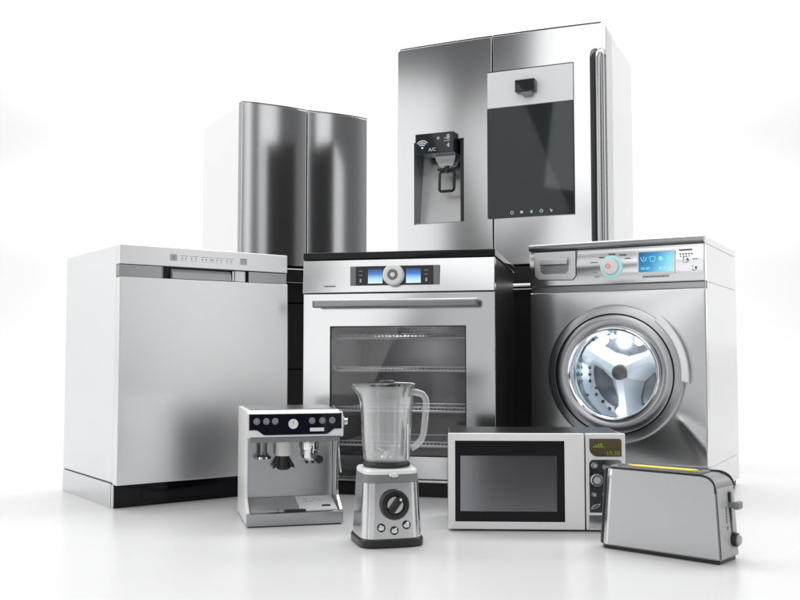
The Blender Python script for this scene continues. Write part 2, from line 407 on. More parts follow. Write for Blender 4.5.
# dispenser: recessed niche with sloping back
x0, x1, z0, z1 = hole
zb = [(x0, .006), (x0, .006)]
mb = t.mb(); bb = bmesh.new()
V = lambda x, y, z: bb.verts.new((x, y, z))
d0, d1 = .055, .112
q = [V(x0, -.006, z0), V(x1, -.012, z0), V(x1, -.012, z1), V(x0, -.006, z1), V(x0 + .004, d0, z0 + .003), V(x1 - .004, d0, z0 + .003), V(x1 - .004, d1, z1 - .003), V(x0 + .004, d1, z1 - .003)]
for f in ((0, 1, 5, 4), (1, 2, 6, 5), (2, 3, 7, 6), (3, 0, 4, 7)): bb.faces.new([q[i] for i in f])
mb.merge(bb); niche = mb.build('dispenser_niche', M['grey'], t.o, weighted=False)
mb = t.mb(); bb = bmesh.new()
q = [V(x0 + .0045, d0 - .002, z0 + .004), V(x1 - .022, d0 - .002, z0 + .004), V(x1 - .022, d1 - .003, z1 - .006), V(x0 + .0045, d1 - .003, z1 - .006)]
bb.faces.new(q); mb.merge(bb); mb.build('niche_back', M['door_steel'], niche, weighted=False)
t.mb().box(x1 - .022, x1 - .002, .0, .108, z0 + .006, z1 - .002).build('niche_side', M['black'], niche)
t.mb().box(x0 + .003, x1 - .003, .004, .045, z0 + .001, z0 + .006).build('niche_floor', M['steel_d'], niche)
ds = t.mb().box(u_(.101), u_(.276), -.045, .05, Z(1.332), Z(1.421), .003).build('dispenser_display', M['slate'], t.o)
mb = t.mb(); cx, cz, y = u_(.134), Z(1.36), -.0458
mb.disc((cx, 0, cz), .0055, y + .0006, y - .0006)
for r in (.014, .023, .032):
    pts = arc(cx, cz, r + .0024, 40, 140, 12) + arc(cx, cz, r - .0024, 140, 40, 12)
    mb.prism(pts, 'Y', y - .0006, y + .0006)
mb.build('wifi_symbol', M['markw'], ds); mb = t.mb()
text_mb(mb, '-8', u_(.247), Z(1.397), y, .033)
text_mb(mb, '4', u_(.252), Z(1.362), y, .030)
mb.build('temperature_readout', M['markw'], ds); mb = t.mb()
text_mb(mb, 'A/C', u_(.180), Z(1.349), y, .022)
mb.build('mode_readout', M['markw'], ds); mb = t.mb()
for a in (0, 60, 120):
    c, s_ = math.cos(R(a)), math.sin(R(a)); px, pz = u_(.207), Z(1.396)
    mb.prism([(px + c * .008 - s_ * .001, pz + s_ * .008 + c * .001), (px - c * .008 - s_ * .001, pz - s_ * .008 + c * .001), (px - c * .008 + s_ * .001, pz - s_ * .008 - c * .001), (px + c * .008 + s_ * .001, pz + s_ * .008 - c * .001)], 'Y', y - .0006, y + .0006)
mb.build('snowflake_symbol', M['markw'], ds)
t.mb().box(u_(.232), u_(.262), y - .0006, y + .0006, Z(1.3815), Z(1.383)).build('readout_divider', M['markw'], ds)
nz = t.mb()
cx = u_(.222)
nz.loft([[(cx - .048, .0, Z(1.331)), (cx + .05, .0, Z(1.331)), (cx + .05, .06, Z(1.331)), (cx - .048, .06, Z(1.331))],
         [(cx - .044, .0, Z(1.308)), (cx + .046, .0, Z(1.308)), (cx + .046, .06, Z(1.308)), (cx - .044, .06, Z(1.308))],
         [(cx - .03, .006, Z(1.285)), (cx + .034, .006, Z(1.285)), (cx + .034, .05, Z(1.285)), (cx - .03, .05, Z(1.285))]])
nz.build('nozzle_housing', M['ring'], t.o)
t.mb().disc((cx, .02, 0), .012, Z(1.255), Z(1.287), 'Z').box(cx - .042, cx + .044, .008, .03, Z(1.266), Z(1.277), .003).build('nozzle', M['black'], t.o)
lv = rrect(cx - .033, cx + .037, Z(1.176), Z(1.262), .012)
t.mb().tube([(p[0], .02 + (Z(1.262) - p[1]) * -.08, p[1]) for p in lv], .0065, 10, True).build('lever', M['black'], t.o)
# showcase screen on right door
fr = t.mb().panel(u_(.420), u_(.784), Z(1.505), Z(1.657), -.022, .02, rad=.003, bevel=.002).build('screen_header', M['satin'], t.o)
t.mb().box(u_(.420), u_(.784), -.0205, .0, Z(1.657), Z(1.661)).build('header_edge', M['black'], fr)
scn = t.mb().panel(u_(.418), u_(.783), Z(1.040), Z(1.503), -.022, .02, rad=(.006, .006, .001, .001), bevel=.0015).build('door_screen', M['slate'], t.o)
y = -.0226
for i, x in enumerate((.524, .565, .606, .648, .689)):
    c = (u_(x), 0, Z(1.0605)); mb = t.mb()
    if i in (0, 3): mb.lathe([(.0048, y + .0004), (.0048, y - .0004), (.0075, y - .0004), (.0075, y + .0004)], c, 'Y', 16)
    elif i == 1: mb.box(c[0] - .006, c[0] + .006, y - .0004, y + .0004, c[2] - .005, c[2] + .005)
    elif i == 2: mb.prism([(c[0] - .007, c[2] - .003), (c[0] + .005, c[2] - .007), (c[0] + .003, c[2] + .008)], 'Y', y - .0004, y + .0004)
    else: mb.prism([(c[0] - .006, c[2] + .008), (c[0] + .007, c[2] - .001), (c[0] - .001, c[2] - .007)], 'Y', y - .0004, y + .0004)
    mb.build('touch_symbol', M['markw'], scn)

cm = t.mb().box(u_(.550), u_(.634), -.062, -.018, Z(1.552), Z(1.603), .004).build('camera_block', M['slate'], t.o)
t.mb().prism([(u_(.575), Z(1.552)), (u_(.622), Z(1.552)), (u_(.615), Z(1.535)), (u_(.582), Z(1.535))], 'Y', -.058, -.022, .001).build('camera_lip', M['grey'], cm)
# handle
xh = u_(.897)
path = [(xh, .0, Z(1.688))] + [(xh, -.05 * math.sin(R(a)), Z(1.655) + (Z(1.688) - Z(1.655)) * math.cos(R(a))) for a in (20, 40, 60, 75, 90)] + [(xh, -.05, Z(z)) for z in (1.5, 1.2, .95)] + [(xh, -.045, Z(.89)), (xh, -.03, Z(.875)), (xh, .0, Z(.87))]
hd = t.mb().tube(path, .019, 20).build('handle', M['barsteel'], t.o)
xd = xh - .026
t.mb().tube([(xd, p[1] + .006, p[2] + (.006 if i < 3 else 0)) for i, p in enumerate(path)], .0165, 16).build('handle_back_rail', M['black'], hd)
dr = t.mb().panel(0, W, .1, Z(.838), 0, .125, bulge=lambda u, w: .016 * (1 - (2 * u - 1) ** 2), nu=24, rad=.004, bevel=.006).build('freezer_drawer', M['blackm'], t.o)
t.mb().tube([(.10, .0, Z(.75)), (.10, -.05, Z(.75)), (.13, -.066, Z(.75)), (W - .13, -.066, Z(.75)), (W - .10, -.05, Z(.75)), (W - .10, 0, Z(.75))], .016, 16).build('drawer_handle', M['chrome'], dr)
t.mb().box(.02, W - .02, .14, .2, 0, .035).box(.02, W - .02, D - .1, D - .04, 0, .035).build('base', M['black'], t.o)

# ------------------------------------------------------------------ oven
t = Thing('oven', 'steel oven with black top, white dial between two blue screens and glass door', 'oven',
          -.332, 3.273, -12.6, .660, .627, .825)
W, D, H = t.W, t.D, t.H
cv = (.085, .575, .118, .585)          # cavity in the front
mb = t.mb()
mb.box(.002, cv[0] - .004, .034, D, .055, .799).box(cv[1] + .004, W - .002, .034, D, .055, .799)
mb.box(cv[0] - .004, cv[1] + .004, .034, D, .055, cv[2] - .004).box(cv[0] - .004, cv[1] + .004, .034, D, cv[3] + .004, .799)
mb.box(cv[0] - .004, cv[1] + .004, .5, D, cv[2] - .004, cv[3] + .004)
mb.build('cabinet', M['blackm'], t.o)
mb = t.mb(); bb = bmesh.new()
x0, x1, z0, z1 = cv; y0, y1 = .03, .47
q = [V(x, y, z) for y in (y0, y1) for x, z in ((x0, z0), (x1, z0), (x1, z1), (x0, z1))]
for f in ((4, 5, 6, 7), (0, 1, 5, 4), (1, 2, 6, 5), (2, 3, 7, 6), (3, 0, 4, 7)): bb.faces.new([q[i] for i in f])
bmesh.ops.bevel(bb, geom=[e for e in bb.edges if len(e.link_faces) == 2], offset=.02, segments=4, affect='EDGES')
mb.merge(bb); cav = mb.build('oven_cavity', M['cavity'], t.o, weighted=False)
for z in (.532, .420, .283, .166):
    rk = t.mb(); a, c = x0 + .018, x1 - .018
    fr_ = [(a - .012, .052, z + .016), (a - .006, .052, z + .006), (a + .006, .052, z), (c - .006, .052, z), (c + .006, .052, z + .006), (c + .012, .052, z + .016)]
    rk.tube(fr_, .0046, 8)
    rk.tube([(a - .004, .07, z + .012), (c + .004, .07, z + .012)], .0026, 8)
    rk.tube([(a, .44, z + .006), (c, .44, z + .006)], .003, 8)
    for i in range(34):
        x = a + .01 + (c - a - .02) * i / 33
        rk.tube([(x, .052, z + .001), (x, .07, z + .012), (x, .1, z + .006), (x, .44, z + .006)], .0014, 6)
    rk.build('rack', M['wire'], cav)
hp = []
for i in range(5):
    xx = .2 + i * .06
    hp += [(xx, .12, z1 - .04), (xx, .38, z1 - .04), (xx + .03, .38, z1 - .04), (xx + .03, .12, z1 - .04)]
t.mb().tube(hp, .005, 8).build('heating_element', M['grey'], cav)
pl = t.mb().box(-.002, W + .002, -.004, D + .025, .8005, H, .004).build('top_plate', M['blackg'], t.o)
cp = t.mb().panel(-.001, W + .001, .6865, .7985, 0, .034, rad=.002, bevel=.002, bulge=lambda u, w: .010 * (1 - w) , nz=10).build('control_panel', M['steel'], t.o)
by = -.012
bz = t.mb().panel(.190, .456, .7095, .7745, by, .02, rad=.001, bevel=.001).build('display_bezel', M['black'], t.o)
for a, c in ((.169, .1895), (.4565, .477)): t.mb().box(a, c, by, .02, .7095, .7745, .001).build('bezel_end', M['grey'], bz)
for a in (.232, .364): t.mb().box(a, a + .05, by - .0012, by + .002, .7155, .7655).build('display', M['oscr'], bz)
mb = t.mb()
for a in (.206, .433):
    mb.box(a - .007, a + .007, by - .0008, by + .001, .757, .7585).box(a - .006, a + .006, by - .0008, by + .001, .7435, .745)
    mb.box(a - .003, a + .003, by - .0008, by + .001, .7195, .732)
    mb.build('printed_marks', M['greyl'], bz); mb = t.mb()
kb = t.mb().lathe([(.036, by), (.036, by - .018), (.0335, by - .024), (.028, by - .027), (.019, by - .0265), (.0172, by - .022), (.0172, by - .02), (0, by - .02)], (.3225, 0, .7425), 'Y', 56).build('dial', M['whitep'], t.o)
t.mb().lathe([(.0168, by - .019), (.0165, by - .0235), (.011, by - .0235), (.010, by - .0215), (0, by - .0215)], (.3225, 0, .7425), 'Y', 40).build('dial_ring', M['grey'], kb)
t.mb().disc((.3225, 0, .7425), .0085, by - .021, by - .0265, 'Y', 32, .002).build('dial_button', M['whitep'], kb)
t.mb().box(.077, .116, -.0105, .0, .7065, .7105).build('nameplate', M['grey'], cp)
wn = (.0945, .5645, .136, .5725)
dr = t.mb().panel(-.001, W + .001, .0625, .6835, 0, .032, rad=.002, bevel=.002, hole=wn).build('door', M['steel'], t.o)
t.mb().panel(wn[0] + .001, wn[1] - .001, wn[2] + .001, wn[3] - .001, .0035, .0075, rad=.001, bevel=.0006).build('window', M['pane'], dr)
mb = t.mb(); w_ = .004
mb.box(wn[0], wn[0] + w_, .001, .012, wn[2], wn[3]).box(wn[1] - w_, wn[1], .001, .012, wn[2], wn[3]).box(wn[0] + w_, wn[1] - w_, .001, .012, wn[2], wn[2] + w_).box(wn[0] + w_, wn[1] - w_, .001, .012, wn[3] - w_, wn[3])
mb.build('window_frame', M['black'], dr)
hd = t.mb().box(.047, .612, -.055, -.037, .633, .660, .007, 5).build('handle', M['dsatin'], dr)
t.mb().box(.0475, .6115, -.0545, -.0375, .6545, .6608, .003).build('handle_highlight_strip', M['chrome'], hd)  # bright strip added to draw the highlight along the handle's upper edge
for a in (.075, .565): t.mb().box(a, a + .02, -.039, .002, .638, .655, .002).build('handle_post', M['steel'], hd)
t.mb().box(0, W, .008, .034, .05, .0585, .002).build('base_trim', M['steel'], t.o)
t.mb().box(.004, W - .004, .028, D - .02, 0, .0545, .003).build('plinth', M['blackm'], t.o)

# ------------------------------------------------------------------ washing machine
t = Thing('washing_machine', 'steel washing machine with round glass door and blue display, right of the oven', 'washing machine',
          .461, 3.360, -29.4, .603, .537, .864)
W, D, H = t.W, t.D, t.H
cx, cz = .306, .411
hs = .155
mb = t.mb()
mb.box(.001, cx - hs - .06, .032, D, .112, .7125).box(cx + hs + .06, W, .032, D, .112, .7125, .0)
mb.box(cx - hs - .06, cx + hs + .06, .032, D, .112, cz - hs - .06).box(cx - hs - .06, cx + hs + .06, .032, D, cz + hs + .06, .7125)
mb.box(cx - hs - .06, cx + hs + .06, D - .06, D, cz - hs - .06, cz + hs + .06)
mb.build('cabinet', M['white'], t.o)
t.mb().box(.001, W, .032, D, .714, .8365, .002).build('upper_side', M['white'], t.o)
t.mb().box(.001, W, .012, D, .838, H - .001, .004).build('top_panel', M['white'], t.o)
t.mb().box(.003, W, .012, D - .004, .022, .1105, .003).build('lower_side', M['white'], t.o)
for u in (.05, W - .03):
    for v in (.06, D - .03): t.mb().disc((u, v, 0), .022, 0, .024, 'Z').build('foot', M['grey'], t.o)
nose = [(.0145, .839), (-.004, .839), (-.012, .843), (-.0145, .850), (-.012, .858), (-.004, .8635), (.0145, H)]
t.mb().prism(nose, 'X', 0, W, .0012).build('top_front_rail', M['steel_d'], t.o)
cp = t.mb().panel(0, W, .714, .8375, 0, .032, rad=.003, bevel=.003, bulge=lambda u, w: .007 * math.sin(PI * min(1, w * 1.1)), nz=14).build('control_panel', M['steel'], t.o)
t.mb().box(.002, W - .002, .008, .034, .692, .7135, .002).build('groove_strip', M['steel_d'], t.o)
def wb(u, w):
    b0 = .012 * (1 - (2 * u - 1) ** 2) * (1 - (2 * w - 1) ** 4)
    # pressed crease running from the door ring down to the right edge
    x, z = u * .603, .112 + w * .5795
    tx, tz = .64, -.768; px, pz = x - .500, z - .290
    along = px * tx + pz * tz; d = px * -tz + pz * tx
    g = max(0, min(1, along / .05)) if x > .45 else 0
    wd = .006 + .16 * max(0, along)
    return b0 + .26 * wd * g * g * (3 - 2 * g) * math.exp(-(d / wd) ** 2) * .9
t.mb().panel(0, W, .112, .6915, 0, .031, bulge=wb, nu=72, nz=72, rad=.003, bevel=.003, hole=(cx - .15, cx + .15, cz - .15, cz + .15)).build('front_panel', M['washer_steel'], t.o)
t.mb().panel(.004, W - .002, .022, .109, .004, .012, rad=.003, bevel=.002).build('kick_panel', M['steel_d'], t.o)
# detergent drawer
dz = [(.021, .834), (.021, .752), (.035, .737), (.160, .733), (.172, .748), (.172, .834)]
dw = t.mb().prism(dz, 'Y', -.0105, .01, .002).build('detergent_drawer', M['door_steel'], t.o)
mb = t.mb(); ins = [(.018 + (p[0] - .018) * 1, p[1]) for p in dz]
t.mb().tube([(p[0], -.0085, p[1]) for p in dz], .0016, 6, True).build('drawer_gap', M['black'], dw)
t.mb().prism([(.044, .812), (.044, .765), (.055, .757), (.138, .757), (.147, .765), (.147, .812)], 'Y', -.0125, -.008, .002).build('grip_plate', M['ring'], dw)
t.mb().prism([(-.011, .813), (-.026, .808), (-.027, .788), (-.022, .786), (-.020, .800), (-.011, .802)], 'X', .046, .146, .001).build('grip', M['steel'], dw)
# programme dial
py = -.0075
kb = t.mb().lathe([(.0385, py + .004), (.0385, py - .003), (.036, py - .006), (.030, py - .006), (.0285, py - .003)], (.297, 0, .7725), 'Y', 56).build('dial_ring', M['teal'], t.o)
t.mb().lathe([(.029, py), (.028, py - .016), (.026, py - .0195), (.022, py - .0205), (0, py - .0205)], (.297, 0, .7725), 'Y', 48).build('dial', M['satin'], kb)
mb = t.mb(); c = (.291, 0, .7735)
pts = arc(c[0], c[2], .0085, 125, 415, 20) + arc(c[0], c[2], .0058, 415, 125, 20)
mb.prism(pts, 'Y', py - .0215, py - .020).box(c[0] - .0014, c[0] + .0014, py - .0215, py - .020, c[2] + .001, c[2] + .0095)
mb.build('power_symbol', M['red'], kb)
mb = t.mb()
for x, z, w_ in ((.262, .806, .018), (.297, .8165, .022), (.335, .812, .022), (.352, .799, .02), (.236, .790, .026), (.235, .7735, .021), (.238, .755, .015), (.246, .740, .016)):
    mb.box(x - w_ / 2, x + w_ / 2, py - .0012, py + .003, z - .0014, z + .0014)
mb.build('dial_markings', M['mark'], cp); mb = t.mb()
mb.box(.521, .564, py - .001, py + .003, .8175, .8195)
for i in range(5): mb.box(.524 + i * .009, .529 + i * .009, py - .001, py + .003, .803, .806)
for i in range(4): mb.box(.526 + i * .009, .530 + i * .009, py - .001, py + .003, .795, .798)
mb.box(.565, .583, py - .001, py + .003, .785, .7875)
mb.build('printed_marks', M['mark'], cp)
df = t.mb().panel(.386, .510, .7405, .8195, py - .003, .01, rad=.002, bevel=.0015).build('display_frame', M['satin'], t.o)
t.mb().box(.391, .506, py - .0045, py, .749, .8155).build('display', M['wscr'], df)
mb = t.mb(); y = py - .005
f0 = .791
mb.tube([(.398, y, f0 + .008), (.402, y, f0 - .004), (.408, y, f0 - .007), (.414, y, f0 - .004), (.418, y, f0 + .008)], .0012, 6)
mb.tube([(.408, y, f0 + .010), (.408, y, f0 - .001)], .0012, 6)
mb.tube([(.426, y, f0 + .004), (.431, y, f0 + .009), (.443, y, f0 + .009), (.448, y, f0 + .004), (.444, y, f0 + .001), (.444, y, f0 - .007), (.430, y, f0 - .007), (.430, y, f0 + .001)], .0012, 6, True)
mb.disc((.464, 0, f0 + .001), .007, y + .0006, y - .0006, 'Y', 20)
for i in range(3): mb.box(.482, .5, y - .0006, y + .0006, f0 - .006 + i * .006, f0 - .0035 + i * .006)
text_mb(mb, '00:00', .413, .7605, y, .0135)
for i in range(2): mb.disc((.462 + i * .014, 0, .7605), .0045, y + .0006, y - .0006, 'Y', 16)
mb.box(.487, .5, y - .0006, y + .0006, .757, .764)
mb.build('lit_symbols', M['cyan'], df)
for i in range(5): t.mb().box(.4025 + i * .0175, .4175 + i * .0175, py - .004, py + .003, .7305, .7365, .001).build('key', M['chrome_d'], t.o)
for x, z in ((.543, .784), (.571, .756)): t.mb().disc((x, 0, z), .0105 if z > .77 else .0085, py + .003, py - .009, 'Y', 28, .004).build('button', M['chrome'], t.o)
# round door
rg = t.mb().lathe([(.233, .0), (.233, -.020), (.231, -.026), (.226, -.029), (.2025, -.032), (.2015, -.030)], (cx, 0, cz), 'Y', 96).build('door_ring', M['ring'], t.o)
t.mb().lathe([(.2017, -.0312), (.2005, -.0245), (.1985, -.0245), (.1978, -.0312)], (cx, 0, cz), 'Y', 96).build('ring_gap', M['black'], rg)
t.mb().lathe([(.1980, -.0295), (.1972, -.0315), (.185, -.035), (.168, -.034), (.1585, -.030), (.1575, -.026)], (cx, 0, cz), 'Y', 96).build('inner_ring', M['ring'], rg)
t.mb().lathe([(.1585, -.028), (.1580, -.0375), (.1555, -.042), (.1515, -.0425), (.1475, -.039), (.1445, -.028), (.142, -.01)], (cx, 0, cz), 'Y', 96).build('chrome_rim', M['chrome'], rg)
t.mb().lathe([(0, -.050), (.05, -.0485), (.09, -.0445), (.12, -.0375), (.136, -.031), (.1445, -.027), (.1445, -.035), (.138, -.039), (.12, -.0465), (.09, -.0535), (.05, -.0575), (0, -.059)], (cx, 0, cz), 'Y', 72).build('glass_bowl', M['bowl'], rg)
a0, a1 = -7, 52
pts = arc(cx, cz, .249, a0, a1, 20) + arc(cx, cz, .222, a1 - 1, a0 + 1, 20)
t.mb().prism(pts, 'Y', -.036, -.004, .004, 3, 50).build('door_handle', M['door_steel'], rg)
# drum
dm = t.mb().lathe([(.142, -.012), (.150, .02), (.158, .035), (.17, .05), (.172, .10), (.170, .15), (.150, .172), (.0, .18)], (cx, 0, cz), 'Y', 72).build('drum', M['drum'], t.o, weighted=False)
t.mb().lathe([(.147, .1735), (.10, .1715), (.03, .1715), (.0, .1715)], (cx, 0, cz), 'Y', 56).build('drum_back', M['drumback'], dm)
t.mb().lathe([(.1435, -.010), (.155, -.002), (.150, .012), (.158, .024), (.150, .036), (.168, .05)], (cx, 0, cz), 'Y', 72).build('door_gasket', M['greyl'], t.o)
for a in (270, 30, 150):
    rb = t.mb(); c, s_ = math.cos(R(a)), math.sin(R(a))
    secs = []
    for r, hw, dep in ((.012, .036, .040), (.04, .032, .048), (.08, .025, .066), (.12, .026, .075), (.152, .036, .070)):
        sec = []
        for k, (o_, d_) in enumerate(((-1.5, .165), (-.95, dep + .03), (-.4, dep - .002), (.4, dep - .002), (.95, dep + .03), (1.5, .165))):
            sec.append((cx + c * r - s_ * hw * o_, d_, cz + s_ * r + c * hw * o_))
        secs.append(sec)
    rb.loft(secs); rb.build('drum_paddle', M['drumrib'], dm)
t.mb().lathe([(.0, .030), (.019, .030), (.025, .034), (.028, .05)], (cx, 0, cz + .004), 'Y', 32).build('drum_hub', M['black'], dm)

# ------------------------------------------------------------------ microwave
t = Thing('microwave', 'white fronted microwave with black glass door, standing between blender and toaster', 'microwave',
          .130, 2.594, -2.4, .476, .266, .262)
W, D, H = t.W, t.D, t.H
t.mb().box(0, W, .02, D, .008, H - .001, .006).build('case', M['blackm'], t.o)
for u in (.04, W - .04):
    for v in (.045, D - .04): t.mb().disc((u, v, 0), .012, 0, .009, 'Z', 20).build('foot', M['black'], t.o)
dh = (.019, .3135, .026, .2425)
dr = t.mb().panel(0, .3665, .006, H, 0, .019, rad=.002, bevel=.002, hole=dh).build('door', M['white'], t.o)
gl = t.mb().panel(dh[0] + .0003, dh[1] - .0003, dh[2] + .0003, dh[3] - .0003, .0015, .0185, rad=.001, bevel=.001, hole=(.033, .293, .053, .202)).build('door_glass', M['blackg'], dr)
t.mb().panel(.0332, .2928, .0532, .2018, .017, .0186, rad=.0, bevel=0, nu=20, bulge=lambda u, w: .0125 * (1 - w) + .0022 * (1 - (2 * u - 1) ** 2)).build('window', M['window'], gl)
pn = t.mb().panel(.3705, W, .006, H, 0, .019, rad=.002, bevel=.002).build('control_panel', M['satin'], t.o)
t.mb().panel(.380, .466, .201, .249, -.001, .006, rad=(.022, .001, .007, .001), bevel=.0005).build('display', M['mdisp'], pn)
mb = t.mb(); text_mb(mb, '10:30', .443, .2105, -.0016, .0165)
mb.box(.389, .419, -.0018, -.0008, .226, .2285)
for i in range(3): mb.box(.395 + i * .007, .4 + i * .007, -.0018, -.0008, .230, .2325 + i * .002)
mb.build('lit_digits', M['green'], pn)
bd = t.mb().panel(.379, .467, .052, .193, -.001, .006, rad=(.001, .001, .012, .012), bevel=.0005).build('button_panel', M['chrome_d'], pn)
for x, z, r in ((.3935, .1775, .0095), (.4225, .1725, .0085), (.3985, .139, .0165), (.436, .139, .012), (.392, .1, .007), (.42, .1, .007)):
    kn = t.mb().lathe([(r, 0), (r, -.006), (r * .86, -.0095), (r * .68, -.0095), (r * .62, -.007), (0, -.007)], (x, 0, z), 'Y', 32).build('knob', M['chrome'], pn)
    t.mb().disc((x, 0, z), r * .6, -.0072, -.0085, 'Y', 24, .001).build('knob_cap', M['greyl'], kn)
lf = [(.382, .062), (.388, .07), (.398, .0755), (.408, .076), (.404, .069), (.396, .0635)]
t.mb().prism(lf, 'Y', -.004, .001, .001).build('leaf_button', M['chrome'], pn)
t.mb().panel(.3765, .470, .010, .046, -.0015, .004, rad=.001, bevel=.001).build('door_release', M['steel'], pn)

# ------------------------------------------------------------------ espresso machine
t = Thing('espresso_machine', 'white sided espresso machine with dark control band, in front of the dishwasher', 'coffee machine',
          -.421, 2.638, 14.6, .269, .280, .321)
W, D, H = t.W, t.D, t.H
side = [(0, .004), (D, .004), (D, H - .002), (.018, H - .002), (.004, .312), (0, .247), (.006, .243), (.052, .240), (.062, .228), (.070, .10), (.060, .072), (.004, .040)]
for a, c in ((0, .009), (W - .009, W)):
    sd = t.mb().prism(side, 'X', a, c, .0015, 2).build('side_or_added_panel', M['white'] if a == 0 else M['steel'], t.o)
t.mb().box(.009, W - .009, .12, D, .05, .2445).build('rear_body', M['steel_d'], t.o)
t.mb().box(.0095, W - .0095, .116, .121, .06, .236, .001).build('splash_plate', M['ring'], t.o)
t.mb().box(.0092, W - .0092, .004, .2, .231, .2465, .001).build('head_underside', M['grey'], t.o)
hdp = [(.0005, .249), (.0045, .311), (.018, .3195), (D - .001, .3195), (D - .001, .2468), (.006, .2468)]
hd = t.mb().prism(hdp, 'X', .0092, W - .0092, .0012, 2).build('head', M['satin'], t.o)
fr = t.mb().prism([(-.001, .247), (.0035, .309), (.006, .309), (.004, .247)], 'X', -.0005, W + .0005, .0005).build('front_fascia', M['satin'], t.o)
# dark band (leans back with the fascia)
lean = lambda z: -.0022 + (z - .247) * .0726
bp = [(.005, .3095), (.005, .2665), (.022, .2665)] + [(.022 + .028 * i / 8, .2665 - .0145 * (.5 - .5 * math.cos(PI * i / 8))) for i in range(1, 9)] + \
     [(.219 + .028 * i / 8, .2525 + .0145 * (.5 - .5 * math.cos(PI * i / 8))) for i in range(0, 9)] + [(.264, .267), (.264, .3095)]
bb = bmesh.new()
A = [V(p[0], lean(p[1]) - .001, p[1]) for p in bp]; B = [V(p[0], lean(p[1]) + .002, p[1]) for p in bp]
bb.faces.new(A); bb.faces.new(B[::-1])
for i in range(len(A)): bb.faces.new((A[i], B[i], B[(i + 1) % len(A)], A[(i + 1) % len(A)]))
bmesh.ops.recalc_face_normals(bb, faces=bb.faces)
mb = t.mb(); mb.merge(bb); bd = mb.build('control_band', M['navy'], t.o)
for x in (.0255, .052, .0765, .180, .209, .237):
    y = lean(.29)
    bt = t.mb().lathe([(.0092, y), (.0092, y - .004), (.0078, y - .0055), (.0066, y - .0048), (0, y - .0048)], (x, 0, .290), 'Y', 28).build('button', M['grey'], bd)
    mb = t.mb(); mb.box(x - .004, x + .004, y - .0056, y - .0046, .2895, .2905)
    if x in (.052, .209): mb.box(x - .0005, x + .0005, y - .0056, y - .0046, .286, .294)
    mb.build('button_mark', M['greyl'], bt)
y = lean(.282)
gg = t.mb().lathe([(.0135, y), (.0135, y - .005), (.012, y - .0065), (.0112, y - .005), (0, y - .005)], (.127, 0, .282), 'Y', 40).build('pressure_gauge', M['whitep'], bd)
mb = t.mb(); mb.box(.1264, .1276, y - .0058, y - .0048, .281, .290)
for i in range(9):
    a = R(-30 + 30 * i); mb.disc((.127 + .0095 * math.cos(a), 0, .282 + .0095 * math.sin(a)), .0006, y - .0046, y - .0056, 'Y', 6)
mb.build('needle', M['black'], gg)
y = lean(.265); t.mb().box(.174, .214, y - .0018, y + .001, .2605, .2705).build('nameplate', M['whitep'], bd)
# top tray
t.mb().box(.012, W - .012, .03, D - .02, .3195, .3215, .0008).build('cup_tray', M['steel_d'], hd)
# side knob and steam wand
kn = t.mb().disc((W, .07, .282), .016, 0, .016, 'X', 28, .003).build('steam_knob', M['greyl'], t.o)
t.mb().disc((W + .016, .07, .282), .010, 0, .010, 'X', 20, .002).build('knob_cap', M['chrome'], kn)
wd = t.mb().tube([(W - .004, .105, .232), (W - .002, .09, .222), (W + .002, .08, .20), (W + .004, .075, .17), (W + .008, .07, .135)], [.006, .005, .0038, .0034, .0036], 12).build('steam_wand', M['chrome'], t.o)
# left: hot water spout / tamper
c = (.053, .095)
tp = t.mb().lathe([(0, .232), (.0135, .232), (.0125, .20), (.014, .19), (.0, .19)], (*c, 0), 'Z', 32).build('tamper_post', M['dsatin'], t.o)
t.mb().lathe([(0, .190), (.015, .190), (.024, .184), (.0245, .178), (.0, .1775)], (*c, 0), 'Z', 40).build('tamper_disc', M['chrome'], tp)
# middle: grinder outlet
c = (.113, .09)
gr = t.mb().lathe([(0, .232), (.024, .232), (.0235, .186), (0, .186)], (*c, 0), 'Z', 40).build('grinder_chute', M['whitep'], t.o)
t.mb().lathe([(0, .186), (.017, .186), (.0165, .168), (.020, .15), (.014, .146), (0, .146)], (*c, 0), 'Z', 32).build('outlet_cone', M['black'], gr)
for sx in (-1, 1):
    mb = t.mb(); mb.prism([(c[0] + sx * .012, .182), (c[0] + sx * .019, .178), (c[0] + sx * .030, .158), (c[0] + sx * .032, .150), (c[0] + sx * .024, .152), (c[0] + sx * .014, .156)], 'Y', c[1] - .006, c[1] + .006, .001)
    mb.build('outlet_wing', M['black'], gr)
# right: group head with portafilter
c = (.188, .09)
gh = t.mb().lathe([(0, .234), (.026, .234), (.027, .224), (.027, .204), (.025, .2), (0, .2)], (*c, 0), 'Z', 40).build('group_head', M['chrome'], t.o)
pf = t.mb().lathe([(0, .2), (.0235, .2), (.0235, .178), (.019, .171), (0, .171)], (*c, 0), 'Z', 40).build('portafilter', M['chrome'], t.o)
t.mb().tube([(c[0] + .004, c[1] - .02, .187), (c[0] + .01, c[1] - .05, .184), (c[0] + .014, c[1] - .085, .181)], [.006, .009, .0115], 16).build('portafilter_handle', M['black'], pf)
for sx in (-.008, .01): t.mb().disc((c[0] + sx, c[1], 0), .0045, .162, .172, 'Z', 16).build('spout', M['black'], pf)
